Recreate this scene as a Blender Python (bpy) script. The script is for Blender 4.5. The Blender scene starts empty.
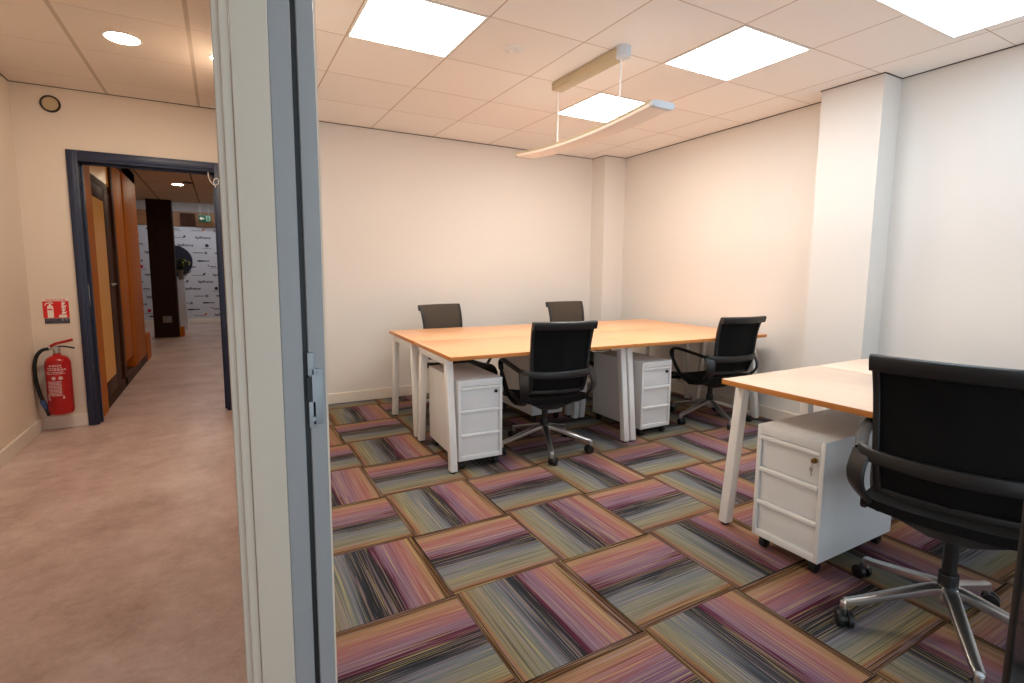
import bpy, bmesh, math, random
from mathutils import Vector, Matrix
C = bpy.context.scene.collection
PI = math.pi
random.seed(4)

# ------------------------------------------------------------------ colours / node helpers
def s2l(c):
    return tuple((v / 12.92 if v <= .04045 else ((v + .055) / 1.055) ** 2.4) for v in [x / 255 for x in c])

class NT:
    def __init__(s, name):
        s.m = bpy.data.materials.new(name); s.m.use_nodes = True
        s.t = s.m.node_tree; s.n = s.t.nodes; s.l = s.t.links
        s.bsdf = s.n['Principled BSDF']
    def node(s, typ, **kw):
        n = s.n.new(typ)
        for k, v in kw.items(): setattr(n, k, v)
        return n
    def put(s, sock, v):
        if isinstance(v, bpy.types.NodeSocket): s.l.new(v, sock)
        else: sock.default_value = v
    def math(s, op, a, b=0.0, c=0.0):
        n = s.node('ShaderNodeMath', operation=op)
        s.put(n.inputs[0], a); s.put(n.inputs[1], b); s.put(n.inputs[2], c)
        return n.outputs[0]
    def comb(s, x, y, z):
        n = s.node('ShaderNodeCombineXYZ')
        s.put(n.inputs[0], x); s.put(n.inputs[1], y); s.put(n.inputs[2], z)
        return n.outputs[0]
    def noise(s, vec, scale=5., detail=2., rough=.5):
        n = s.node('ShaderNodeTexNoise')
        s.put(n.inputs['Vector'], vec); n.inputs['Scale'].default_value = scale
        n.inputs['Detail'].default_value = detail; n.inputs['Roughness'].default_value = rough
        return n.outputs[0]
    def ramp(s, fac, stops, interp='LINEAR'):
        n = s.node('ShaderNodeValToRGB'); r = n.color_ramp; r.interpolation = interp
        while len(r.elements) < len(stops): r.elements.new(.5)
        for e, (p, c) in zip(r.elements, stops):
            e.position = p; e.color = (*s2l(c), 1)
        s.put(n.inputs[0], fac); return n.outputs[0]
    def mix(s, fac, a, b, mode='MIX'):
        n = s.node('ShaderNodeMix', data_type='RGBA', blend_type=mode)
        s.put(n.inputs[0], fac); s.put(n.inputs[6], a); s.put(n.inputs[7], b)
        return n.outputs[2]
    def pos(s):
        tc = s.node('ShaderNodeTexCoord'); sp = s.node('ShaderNodeSeparateXYZ')
        s.l.new(tc.outputs['Object'], sp.inputs[0])
        return tc.outputs['Object'], sp.outputs[0], sp.outputs[1], sp.outputs[2]
    def base(s, v):
        s.put(s.bsdf.inputs['Base Color'], v if isinstance(v, bpy.types.NodeSocket) else (*s2l(v), 1))
    def set(s, **kw):
        for k, v in kw.items(): s.put(s.bsdf.inputs[k.replace('_', ' ')], v)
    def bump(s, h, strength=.2, dist=.002):
        b = s.node('ShaderNodeBump'); b.inputs['Strength'].default_value = strength; b.inputs['Distance'].default_value = dist
        s.put(b.inputs['Height'], h); s.l.new(b.outputs[0], s.bsdf.inputs['Normal'])

def plain(name, col, rough=.5, metal=0., spec=.5, var=.04, scale=30., **kw):
    t = NT(name); v, x, y, z = t.pos()
    n = t.noise(v, scale, 3)
    c = (*s2l(col), 1)
    dk = tuple(k * (1 - var * 2) for k in c[:3]) + (1,)
    t.base(t.mix(n, dk, c)); t.set(Roughness=rough, Metallic=metal)
    t.bsdf.inputs['Specular IOR Level'].default_value = spec
    for k, w in kw.items(): t.bsdf.inputs[k].default_value = w
    return t.m

def emit(name, col, strength):
    t = NT(name); t.base((0, 0, 0))
    t.bsdf.inputs['Emission Color'].default_value = (*col, 1)
    t.bsdf.inputs['Emission Strength'].default_value = strength
    return t.m

# ------------------------------------------------------------------ mesh helpers
def B(): return bmesh.new()

def add(bm, src, M=None):
    me = bpy.data.meshes.new('tmp'); src.to_mesh(me); src.free()
    if M is not None: me.transform(M)
    bm.from_mesh(me); bpy.data.meshes.remove(me)

def box(bm, x0, x1, y0, y1, z0, z1, bev=0., M=None, seg=2, mi=0):
    b = B(); r = bmesh.ops.create_cube(b, size=1)
    for v in b.verts:
        v.co = Vector(((x0 + x1) / 2 + v.co.x * (x1 - x0), (y0 + y1) / 2 + v.co.y * (y1 - y0), (z0 + z1) / 2 + v.co.z * (z1 - z0)))
    if bev: bmesh.ops.bevel(b, geom=b.edges[:], offset=bev, segments=seg, affect='EDGES', profile=.5)
    for f in b.faces: f.material_index = mi
    add(bm, b, M)

def hexa(bm, bottom, top, bev=0.):
    """box from two quads of points (same winding)"""
    b = B(); vs = [b.verts.new(p) for p in list(bottom) + list(top)]
    b.faces.new(vs[3::-1]); b.faces.new(vs[4:8])
    for i in range(4): b.faces.new((vs[i], vs[(i + 1) % 4], vs[4 + (i + 1) % 4], vs[4 + i]))
    bmesh.ops.recalc_face_normals(b, faces=b.faces[:])
    if bev: bmesh.ops.bevel(b, geom=b.edges[:], offset=bev, segments=2, affect='EDGES', profile=.5)
    add(bm, b)

def cyl(bm, p0, p1, r0, r1=None, n=24, bev=0.):
    p0, p1 = Vector(p0), Vector(p1); d = p1 - p0; r1 = r0 if r1 is None else r1
    b = B(); bmesh.ops.create_cone(b, cap_ends=True, segments=n, radius1=r0, radius2=r1, depth=d.length)
    if bev: bmesh.ops.bevel(b, geom=[e for e in b.edges if len(e.link_faces) == 2 and any(len(f.verts) > 4 for f in e.link_faces)], offset=bev, segments=2, affect='EDGES', profile=.5)
    M = Matrix.Translation((p0 + p1) / 2) @ d.to_track_quat('Z', 'Y').to_matrix().to_4x4()
    add(bm, b, M)

def lathe(bm, prof, n=32, M=None, caps=True):
    b = B(); rings = []
    for r, z in prof:
        rings.append([b.verts.new((r * math.cos(2 * PI * i / n), r * math.sin(2 * PI * i / n), z)) for i in range(n)])
    for a, c in zip(rings, rings[1:]):
        for i in range(n): b.faces.new((a[i], a[(i + 1) % n], c[(i + 1) % n], c[i]))
    if caps: b.faces.new(rings[0][::-1]); b.faces.new(rings[-1])
    bmesh.ops.remove_doubles(b, verts=b.verts[:], dist=1e-6)
    add(bm, b, M)

def catmull(pts, n=6, closed=False):
    P = [Vector(p) for p in pts]; out = []; m = len(P)
    for i in range(m if closed else m - 1):
        g = lambda k: P[k % m] if closed else P[max(0, min(m - 1, k))]
        a, b, c, d = g(i - 1), g(i), g(i + 1), g(i + 2)
        for k in range(n):
            t = k / n
            out.append(.5 * ((2 * b) + (c - a) * t + (2 * a - 5 * b + 4 * c - d) * t * t + (3 * b - a - 3 * c + d) * t ** 3))
    if not closed: out.append(P[-1])
    return out

def sweep(bm, pts, w, h, up=(0, 0, 1), closed=False, n=12, power=.6):
    """sweep a rounded section (w across, h along 'up') along pts; w, h numbers or functions of 0..1"""
    b = B(); m = len(pts); rings = []
    W = w if callable(w) else (lambda t: w); Hh = h if callable(h) else (lambda t: h)
    for i, p in enumerate(pts):
        if closed: d = pts[(i + 1) % m] - pts[i - 1]
        else: d = pts[min(i + 1, m - 1)] - pts[max(i - 1, 0)]
        d.normalize(); U = Vector(up); s = d.cross(U)
        if s.length < 1e-4: s = d.cross(Vector((1, 0, 0)))
        s.normalize(); u = s.cross(d); t = i / max(1, m - 1)
        ring = []
        for k in range(n):
            a = 2 * PI * k / n; ca, sa = math.cos(a), math.sin(a)
            x = math.copysign(abs(ca) ** power, ca); y = math.copysign(abs(sa) ** power, sa)
            ring.append(b.verts.new(p + s * x * W(t) / 2 + u * y * Hh(t) / 2))
        rings.append(ring)
    for i in range(m if closed else m - 1):
        a, c = rings[i], rings[(i + 1) % m]
        for k in range(n): b.faces.new((a[k], a[(k + 1) % n], c[(k + 1) % n], c[k]))
    if not closed: b.faces.new(rings[0][::-1]); b.faces.new(rings[-1])
    bmesh.ops.recalc_face_normals(b, faces=b.faces[:])
    add(bm, b)

def tube(bm, pts, r, n=10, closed=False): sweep(bm, [Vector(p) for p in pts], 2 * r, 2 * r, up=(.13, .31, .94), closed=closed, n=n, power=1)

def sheet(bm, fn, nu, nv, thick, mi_front=0, mi_back=0):
    """closed slab: fn(u,v)->(point, normal), offset by thick along -normal for the other side"""
    b = B(); A, D = [], []
    for i in range(nu + 1):
        ra, rd = [], []
        for j in range(nv + 1):
            p, nn = fn(i / nu, j / nv); p = Vector(p); nn = Vector(nn).normalized()
            ra.append(b.verts.new(p)); rd.append(b.verts.new(p - nn * thick))
        A.append(ra); D.append(rd)
    for i in range(nu):
        for j in range(nv):
            f = b.faces.new((A[i][j], A[i + 1][j], A[i + 1][j + 1], A[i][j + 1])); f.material_index = mi_front
            f = b.faces.new((D[i][j], D[i][j + 1], D[i + 1][j + 1], D[i + 1][j])); f.material_index = mi_back
    def side(p, q):
        for k in range(len(p) - 1):
            f = b.faces.new((p[k], p[k + 1], q[k + 1], q[k])); f.material_index = mi_back
    side(A[0], D[0]); side(D[-1], A[-1]); side([r[0] for r in D], [r[0] for r in A]); side([r[-1] for r in A], [r[-1] for r in D])
    bmesh.ops.recalc_face_normals(b, faces=b.faces[:])
    add(bm, b)

def text(bm, s, size, M, extrude=.0006, mi=0, bold=0.):
    cu = bpy.data.curves.new('t', 'FONT'); cu.body = s; cu.size = size; cu.extrude = extrude; cu.align_x = 'CENTER'; cu.align_y = 'CENTER'
    cu.resolution_u = 3; cu.offset = bold
    o = bpy.data.objects.new('t', cu); C.objects.link(o)
    dg = bpy.context.evaluated_depsgraph_get(); me = bpy.data.meshes.new_from_object(o.evaluated_get(dg))
    for p in me.polygons: p.material_index = mi
    me.transform(M); bm.from_mesh(me)
    bpy.data.objects.remove(o); bpy.data.curves.remove(cu); bpy.data.meshes.remove(me)

def poly(bm, pts, d, mi=0):
    """extrude a planar outline by vector d"""
    b = B(); vs = [b.verts.new(p) for p in pts]; f = b.faces.new(vs)
    r = bmesh.ops.extrude_face_region(b, geom=[f])
    bmesh.ops.translate(b, vec=Vector(d), verts=[v for v in r['geom'] if isinstance(v, bmesh.types.BMVert)])
    bmesh.ops.recalc_face_normals(b, faces=b.faces[:])
    for f in b.faces: f.material_index = mi
    add(bm, b)

def xr(y): return 3.335 + .033 * y          # the right wall runs slightly askew
def slant(bm, y0, y1, d0, d1, z0, z1):
    q = [(d0, y0), (d1, y0), (d1, y1), (d0, y1)]
    hexa(bm, [(xr(y) + d, y, z0) for d, y in q], [(xr(y) + d, y, z1) for d, y in q])

def obj(name, bm, mats, parent=None, smooth=40, loc=None, label=None):
    me = bpy.data.meshes.new(name); bm.to_mesh(me); bm.free()
    for m in (mats if isinstance(mats, (list, tuple)) else [mats]): me.materials.append(m)
    if smooth:
        me.polygons.foreach_set('use_smooth', [True] * len(me.polygons))
        me.set_sharp_from_angle(angle=math.radians(smooth))
    o = bpy.data.objects.new(name, me); C.objects.link(o)
    if parent: o.parent = parent
    if loc: o.location = loc
    if label: o['label'] = label
    return o

def tag(o, label, cat, group=None):
    o['label'] = label; o['category'] = cat
    if group: o['group'] = group
    return o

def thing(name, label, cat, loc=(0, 0, 0), rotz=0., group=None):
    o = bpy.data.objects.new(name, None); C.objects.link(o); o.empty_display_size = .1
    o.location = loc; o.rotation_euler = (0, 0, rotz)
    return tag(o, label, cat, group)

def dup(root, label, loc, rotz, group=None):
    def cp(o, parent):
        c = o.copy(); C.objects.link(c); c.parent = parent
        for ch in list(o.children): cp(ch, c)
        return c
    r = cp(root, None); r.location = loc; r.rotation_euler = (0, 0, rotz); r['label'] = label
    if group: r['group'] = group
    return r

def struct(name, bm, mats, parent=None, smooth=0):
    o = obj(name, bm, mats, parent, smooth)
    if parent is None: o['kind'] = 'structure'
    return o

# ------------------------------------------------------------------ key dimensions
H = 2.545          # office ceiling
HC = 2.58          # corridor ceiling
HH = 2.46          # hall ceiling
YB = 2.21          # office back wall
XR = 3.33          # office right wall
YC = 2.42          # corridor end wall
XL = -2.0          # corridor left wall
YF = -4.2          # front end of the built rooms

# ------------------------------------------------------------------ materials
def carpet_mat():
    t = NT('striped_carpet_tiles'); v, x, y, z = t.pos()
    X = t.math('DIVIDE', x, .5); Y = t.math('DIVIDE', y, .5)
    ix, iy = t.math('FLOOR', X), t.math('FLOOR', Y)
    fx, fy = t.math('SUBTRACT', X, ix), t.math('SUBTRACT', Y, iy)
    par = t.math('FLOORED_MODULO', t.math('ADD', ix, iy), 2.)          # 1: stripes run in depth
    inv = t.math('SUBTRACT', 1., par)
    V = t.math('ADD', t.math('MULTIPLY', fx, par), t.math('MULTIPLY', fy, inv))
    U = t.math('ADD', t.math('MULTIPLY', fy, par), t.math('MULTIPLY', fx, inv))
    wn = t.node('ShaderNodeTexWhiteNoise', noise_dimensions='2D')
    t.put(wn.inputs['Vector'], t.comb(ix, iy, 0.)); rnd = wn.outputs['Value']
    ro = t.math('MULTIPLY', rnd, 37.)
    # broad shift of the bands, tile by tile and slowly along the stripe
    sh = t.noise(t.comb(t.math('MULTIPLY', V, 5.), t.math('MULTIPLY', U, .7), ro), 1., 2.)
    edge = t.math('MULTIPLY', t.math('MULTIPLY', V, t.math('SUBTRACT', 1., V)), 4.)
    V2 = t.math('ADD', V, t.math('MULTIPLY', t.math('MULTIPLY', t.math('SUBTRACT', sh, .5), .34), edge))
    # thin yarn lines
    f1 = t.noise(t.comb(t.math('MULTIPLY', V, 58.), t.math('MULTIPLY', U, .55), ro), 1., 2., .6)
    f2 = t.noise(t.comb(t.math('MULTIPLY', V, 125.), t.math('MULTIPLY', U, 1.2), t.math('ADD', ro, 9.)), 1., 1., .6)
    V3 = t.math('ADD', V2, t.math('MULTIPLY', t.math('MULTIPLY', t.math('SUBTRACT', f1, .5), .16), edge))
    col = t.ramp(V3, [(0., (48, 30, 14)), (.010, (134, 88, 38)), (.020, (50, 32, 15)), (.030, (150, 98, 44)), (.040, (70, 44, 20)), (.050, (160, 102, 52)), (.066, (168, 112, 60)), (.095, (152, 138, 102)),
                      (.18, (152, 149, 124)), (.26, (132, 138, 134)), (.33, (126, 132, 144)), (.375, (76, 82, 90)), (.45, (48, 51, 58)),
                      (.50, (62, 62, 66)), (.535, (66, 46, 54)), (.555, (104, 26, 64)), (.59, (108, 28, 66)), (.61, (146, 106, 134)),
                      (.68, (158, 112, 138)), (.75, (174, 102, 108)), (.82, (182, 104, 90)), (.89, (190, 136, 88)), (.935, (178, 130, 80)),
                      (.946, (66, 42, 18)), (.957, (150, 98, 40)), (.966, (60, 38, 17)), (.976, (146, 94, 40)), (.986, (52, 33, 15)), (1., (44, 28, 12))])
    # loose accents: single yarns of other colours
    acc = t.ramp(t.noise(t.comb(t.math('MULTIPLY', V, 60.), t.math('MULTIPLY', U, .4), t.math('ADD', ro, 21.)), 1., 0.),
                 [(.0, (60, 62, 66)), (.36, (150, 128, 140)), (.5, (150, 120, 112)), (.64, (176, 160, 84)), (1., (190, 176, 90))])
    fa = t.math('MULTIPLY', t.math('GREATER_THAN', f2, .56), .6)
    col = t.mix(fa, col, acc)
    hs = t.node('ShaderNodeHueSaturation'); hs.inputs['Saturation'].default_value = .84; t.put(hs.inputs['Color'], col); col = hs.outputs[0]
    br = t.math('ADD', .06, t.math('MULTIPLY', f2, 1.14))
    pile = t.noise(v, 420., 2.)
    br = t.math('MULTIPLY', br, t.math('ADD', .70, t.math('MULTIPLY', pile, .6)))
    cb = t.comb(br, br, br)
    col = t.mix(1., col, cb, 'MULTIPLY')
    t.base(col); t.set(Roughness=.95); t.bsdf.inputs['Specular IOR Level'].default_value = .1
    t.bump(t.math('ADD', pile, f2), .35, .003)
    return t.m

def vinyl_mat():
    t = NT('mottled_vinyl'); v, x, y, z = t.pos()
    n1 = t.noise(v, 2.2, 6., .62); n2 = t.noise(v, 11., 5., .7); n3 = t.noise(v, 60., 3., .6)
    n = t.math('ADD', t.math('MULTIPLY', n1, .55), t.math('ADD', t.math('MULTIPLY', n2, .33), t.math('MULTIPLY', n3, .12)))
    t.base(t.ramp(n, [(.33, (160, 132, 122)), (.45, (190, 161, 151)), (.54, (206, 180, 171)), (.66, (222, 202, 195))]))
    t.set(Roughness=t.math('ADD', .24, t.math('MULTIPLY', n2, .2)))
    t.bump(n3, .05, .001)
    return t.m

def wall_mat(name, col):
    t = NT(name); v, x, y, z = t.pos()
    n = t.noise(v, 1.3, 4.); c = (*s2l(col), 1); d = tuple(k * .965 for k in c[:3]) + (1,)
    t.base(t.mix(n, d, c)); t.set(Roughness=.75); t.bsdf.inputs['Specular IOR Level'].default_value = .25
    t.bump(t.noise(v, 180., 2.), .06, .001)
    return t.m

def ceiling_mat(name, a0, b0, sx, sy, wx, wy, col, line):
    """suspended tiles: lines at x = a0 + sx*i (width wx) and y = b0 + sy*j (width wy)"""
    t = NT(name); v, x, y, z = t.pos()
    def lines(c, o, s, w):
        f = t.math('FRACT', t.math('DIVIDE', t.math('SUBTRACT', c, o), s))
        d = t.math('MULTIPLY', t.math('MINIMUM', f, t.math('SUBTRACT', 1., f)), s)
        return t.math('LESS_THAN', d, w / 2), t.math('FLOOR', t.math('DIVIDE', t.math('SUBTRACT', c, o), s))
    lx, ix = lines(x, a0, sx, wx); ly, iy = lines(y, b0, sy, wy)
    wn = t.node('ShaderNodeTexWhiteNoise', noise_dimensions='2D'); t.put(wn.inputs['Vector'], t.comb(ix, iy, 0.))
    sp = t.noise(v, 260., 2.)
    br = t.math('ADD', .93, t.math('ADD', t.math('MULTIPLY', wn.outputs['Value'], .045), t.math('MULTIPLY', sp, .04)))
    c = t.mix(1., (*s2l(col), 1), t.comb(br, br, br), 'MULTIPLY')
    m = t.math('MAXIMUM', lx, ly)
    t.base(t.mix(m, c, (*s2l(line), 1))); t.set(Roughness=.9); t.bsdf.inputs['Specular IOR Level'].default_value = .15
    t.bump(t.math('SUBTRACT', 1., m), .4, .004)
    return t.m

def wood_mat(name, c1, c2, rough=.35, axis=0, stretch=14., grain=1., spec=.5):
    t = NT(name); v, x, y, z = t.pos()
    k = [stretch, stretch, stretch]; k[axis] = 1.1
    vec = t.comb(t.math('MULTIPLY', x, k[0]), t.math('MULTIPLY', y, k[1]), t.math('MULTIPLY', z, k[2]))
    n = t.noise(vec, 2.6, 5., .6); n2 = t.noise(vec, 16., 3., .6)
    t.base(t.ramp(t.math('ADD', t.math('MULTIPLY', n, .7), t.math('MULTIPLY', n2, .3)), [(.5 - .2 / grain, c1), (.5 + .2 / grain, c2)]))
    t.set(Roughness=rough); t.bsdf.inputs['Specular IOR Level'].default_value = spec; return t.m

def mesh_fabric(name, col, rough=.8, spec=.2):
    t = NT(name); v, x, y, z = t.pos()
    ck = t.node('ShaderNodeTexChecker'); t.put(ck.inputs['Vector'], v); ck.inputs['Scale'].default_value = 420.
    c = s2l(col); ck.inputs['Color1'].default_value = (*c, 1); ck.inputs['Color2'].default_value = (*[k * .55 for k in c], 1)
    t.base(ck.outputs[0]); t.set(Roughness=rough); t.bsdf.inputs['Specular IOR Level'].default_value = spec
    t.bump(ck.outputs[1], .3, .001)
    return t.m

def glass_mat(name, tint=(1, 1, 1), rough=0.):
    t = NT(name)
    tr = t.node('ShaderNodeBsdfTransparent'); tr.inputs[0].default_value = (*tint, 1)
    gl = t.node('ShaderNodeBsdfGlossy'); gl.inputs['Roughness'].default_value = rough
    fr = t.node('ShaderNodeFresnel'); fr.inputs[0].default_value = 1.45
    mx = t.node('ShaderNodeMixShader'); t.l.new(fr.outputs[0], mx.inputs[0]); t.l.new(tr.outputs[0], mx.inputs[1]); t.l.new(gl.outputs[0], mx.inputs[2])
    t.l.new(mx.outputs[0], t.n['Material Output'].inputs[0])
    return t.m

M_carpet, M_vinyl = carpet_mat(), vinyl_mat()
M_wall = wall_mat('office_wall_paint', (226, 222, 217))
M_cwall = wall_mat('corridor_wall_paint', (230, 216, 200))
M_skirt = plain('skirting_paint', (232, 224, 212), .45)
M_ceil = ceiling_mat('office_ceiling_tiles', -.061, 2.177, .6, .6, .008, .006, (246, 243, 240), (196, 178, 164))
M_cceil = ceiling_mat('corridor_ceiling_tiles', -1.432, 2.085, .606, .635, .022, .005, (232, 219, 207), (196, 180, 165))
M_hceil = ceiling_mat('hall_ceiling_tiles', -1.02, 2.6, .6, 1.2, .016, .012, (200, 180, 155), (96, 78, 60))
M_dark = plain('painted_gap_shade', (62, 52, 46), .6)  # dark tone standing in for shade at the wall-ceiling joints
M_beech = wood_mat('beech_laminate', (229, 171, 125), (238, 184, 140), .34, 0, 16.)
M_beech_daylit = wood_mat('daylit_beech_laminate', (232, 204, 180), (238, 214, 194), .24, 0, 16.)  # paler copy of the beech, daylight sheen painted into its colour
M_edge = wood_mat('beech_edge_band', (196, 124, 56), (206, 136, 66), .45, 0, 14.)
M_white = plain('white_powder_coat', (236, 236, 234), .38, var=.01)
M_ped = plain('white_steel', (232, 234, 235), .40, var=.01)
M_lip = plain('white_plastic_lip', (240, 241, 240), .35, var=.01)
M_black = plain('black_plastic', (17, 17, 18), .42, var=.05)
M_blackg = plain('black_satin_nylon', (30, 30, 31), .38, var=.05)
M_rubber = plain('black_rubber', (14, 14, 14), .6)
M_net_f = mesh_fabric('grey_mesh_front', (84, 76, 68), .8)
M_net_b = mesh_fabric('black_mesh_back', (17, 17, 18), .85)
M_net_s = mesh_fabric('black_mesh_seat', (22, 21, 21), .85)
M_alu = plain('polished_aluminium', (212, 212, 212), .3, 1., var=0.)
M_brass = plain('brass', (150, 118, 66), .3, 1.)
M_steel = plain('nickel', (190, 188, 184), .28, 1.)
M_panel = emit('led_panel_diffuser', (1., .89, .76), 18.)
M_panel_b = emit('led_panel_diffuser_front', (.93, .97, 1.), 11.5)
M_panelc = emit('led_panel_diffuser_cool', (.68, .86, 1.), 4.2)
M_down = emit('downlight_lens', (1., .88, .74), 125.)
M_hlamp = emit('hall_lamp_lens', (1., .84, .62), 140.)
M_farlamp = emit('lobby_lamp_lens', (.95, .97, 1.), 7.)
M_warmlamp = emit('meeting_room_lamp', (1., .72, .32), 5.)
M_ltrim = plain('white_lamp_trim', (240, 238, 234), .4)
M_canopy = plain('beige_lamp_canopy', (196, 180, 148), .45)
M_opal = plain('opal_acrylic', (246, 236, 228), .35, var=.01)
M_cap = plain('pale_blue_grey_cap', (206, 214, 224), .4)
M_jamb = plain('light_grey_lacquer', (148, 147, 148), .42, var=.015)
M_jamb2 = plain('cream_grey_lacquer', (200, 185, 168), .42, var=.015)
M_gasket = plain('black_gasket', (10, 11, 14), .5)
M_blue = plain('navy_door_frame_paint', (35, 45, 72), .4, var=.04)
M_wood = wood_mat('amber_veneer', (162, 84, 8), (196, 112, 20), .55, 2, 10., spec=.2)
M_woodd = wood_mat('dark_brown_veneer', (54, 25, 8), (74, 36, 12), .55, 2, 10., spec=.2)
M_column = wood_mat('wenge_veneer', (34, 14, 6), (46, 21, 10), .6, 2, 12., spec=.15)
M_yroom = plain('yellow_room_paint', (205, 150, 50), .7)
M_glass = glass_mat('clear_glass', (.96, .98, .97))
M_red = plain('extinguisher_red', (176, 16, 20), .28, var=.03)
M_signred = plain('sign_red', (222, 26, 24), .4, var=.01)
M_signwhite = plain('sign_white', (244, 232, 222), .5, var=.01)
M_signdark = plain('sign_slate', (62, 62, 74), .5)
M_green = plain('exit_green', (14, 92, 60), .4)
M_print = plain('banner_white_vinyl', (205, 207, 216), .5, var=.01)
M_ink = plain('dark_ink', (44, 46, 58), .6)
M_inkg = plain('grey_ink', (122, 126, 138), .6)
M_inkr = plain('crimson_ink', (190, 38, 78), .6)
M_inko = plain('orange_ink', (214, 120, 52), .6)
M_disc = plain('midnight_blue_disc', (20, 24, 48), .5)
M_leaf = plain('olive_leaf', (48, 58, 34), .6, var=.2)
M_flower = plain('yellow_green_blossom', (142, 140, 60), .6, var=.2)
M_vase = plain('taupe_vase', (120, 108, 104), .4)
M_bluehose = plain('blue_nozzle_sleeve', (58, 84, 132), .5)
M_labelw = plain('label_ink', (222, 190, 190), .5)
M_plug = plain('ivory_plastic', (214, 204, 190), .45)

# ------------------------------------------------------------------ room shell
XP0, XP1 = -.605, -.575      # office / corridor partition
bm = B(); box(bm, XP1, XR + .2, YF, YB + .1, -.06, 0.); struct('floor', bm, M_carpet)
bm = B(); box(bm, XL - .1, XP1, YF, 12.6, -.06, 0.); box(bm, XP1, 1.2, YB + .3, 12.6, -.06, 0.); box(bm, -4.2, XL - .1, 2.3, 12.6, -.06, 0.); struct('floor_corridor', bm, M_vinyl)
bm = B(); box(bm, XP1 - .02, XR + .2, YF, YB + .1, H, H + .06); struct('ceiling', bm, M_ceil)
bm = B(); box(bm, XL - .1, XP1 - .02, YF, YC + .08, HC, HC + .06); struct('ceiling_corridor', bm, M_cceil)
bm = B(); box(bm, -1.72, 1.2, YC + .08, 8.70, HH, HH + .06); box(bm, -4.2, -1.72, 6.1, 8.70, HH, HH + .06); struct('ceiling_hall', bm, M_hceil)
bm = B(); box(bm, -4.2, 1.2, 8.75, 12.6, 2.78, 2.84); box(bm, -4.2, 1.2, 8.70, 8.75, HH, 2.84); struct('ceiling_lobby', bm, plain('lobby_ceiling_paint', (206, 204, 200), .8))
bm = B(); box(bm, XP1 - .02, XR + .2, YB, YB + .12, 0, H + .02); struct('wall_back', bm, M_wall)
bm = B(); slant(bm, YF, YB + .12, 0, .12, 0, H + .02); struct('wall_right', bm, M_wall)
bm = B(); box(bm, 3.09, XR + .02, -.845, -.44, 0, H); struct('wall_pillar', bm, M_wall)
bm = B(); box(bm, 3.10, XR + .10, 1.98, YB + .02, 0, H); struct('wall_corner_pilaster', bm, M_wall)
bm = B(); box(bm, XP0, XP1, -1.735, YB + .05, 0, HC); box(bm, -.665, -.625, -1.965, -1.80, 0, HC); box(bm, -.665, XP1, -1.80, -1.735, 0, HC); box(bm, XP0, XP1, YF, -3.12, 0, HC); box(bm, XP0, XP1, -3.12, -2.07, 2.3, HC); struct('wall_partition', bm, M_cwall)
bm = B(); box(bm, XL - .12, XL, YF, YC + .12, 0, HC + .02); struct('wall_left', bm, M_cwall)
# corridor end wall with the door opening
OX0, OX1, OZ = -1.642, -.742, 2.056
bm = B(); box(bm, XL - .02, OX0 - .01, YC, YC + .12, 0, HC + .02); box(bm, OX0 - .01, OX1 + .01, YC, YC + .12, OZ + .01, HC + .02); box(bm, OX1 + .01, XP1, YC, YC + .12, 0, HC + .02)
struct('wall_corridor_back', bm, M_cwall)
# skirtings
def skirt(name, segs, m=M_skirt, sl=()):
    bm = B()
    for a, b_ in sl: slant(bm, a, b_, -.014, .002, 0., .098)
    for s in segs: box(bm, *s, 0., .098, .004)
    struct(name, bm, m)
skirt('baseboard_back', [(XP1, 3.10, YB - .014, YB + .002)])
skirt('baseboard_right', [(3.076, 3.10, -.86, -.426), (3.09, XR, -.452 + .012, -.426), (3.09, XR, -.859, -.843), (3.086, 3.102, 1.966, YB), (3.09, 3.40, 1.966, 1.982)], M_skirt, [(-.44, 1.98), (YF, -.845)])
skirt('baseboard_left', [(XL - .002, XL + .014, YF, YC)])
skirt('baseboard_corridor', [(XL, -1.712, YC - .014, YC + .002)])
# dark strips painting the shade where the office walls meet the ceiling
bm = B()
for s in [(XP1, 3.10, YB - .007, YB), (3.093, 3.10, 1.973, YB), (3.10, 3.40, 1.973, 1.98), (3.083, 3.09, -.852, -.433), (3.09, XR, -.44, -.433), (3.09, XR, -.852, -.845)]:
    box(bm, *s, H - .005, H + .001)
for a, b_ in ((-.44, 1.98), (YF, -.845)): slant(bm, a, b_, -.007, 0, H - .005, H + .001)
struct('gap_shade_1', bm, M_dark)
bm = B(); box(bm, XL, XP0, YC - .006, YC, HC - .004, HC + .001); box(bm, XL, XL + .006, YF, YC, HC - .004, HC + .001); struct('gap_shade_2', bm, M_dark)  # corridor strips, joint shade painted dark as in the office

# ------------------------------------------------------------------ doorway post in the foreground (end of the partition)
YJ = -2.06
def X_at(px): return {214: -.7335}.get(px)
jx = [-.7265, -.7195, -.709, -.670, -.659, -.6455, -.6395, -.6195]
bm = B()
box(bm, jx[0], jx[1] + .002, YJ + .010, YJ + .10, 0, HC, .002)      # rounded left bead
box(bm, jx[1], jx[2], YJ + .004, YJ + .10, 0, HC, .002)
box(bm, jx[2], jx[3], YJ, YJ + .10, 0, HC, .0015)
post = struct('trim_3', bm, M_jamb2, smooth=40)
bm = B(); box(bm, jx[3], jx[5], YJ + .003, YJ + .10, 0, HC, .0015); box(bm, jx[6], jx[7], YJ + .001, YJ + .10, 0, HC, .002)
obj('door_stop', bm, M_jamb, post)
bm = B(); box(bm, jx[5] - .001, jx[6] + .001, YJ + .006, YJ + .06, 0, HC); obj('gasket', bm, M_gasket, post)
bm = B()
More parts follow.
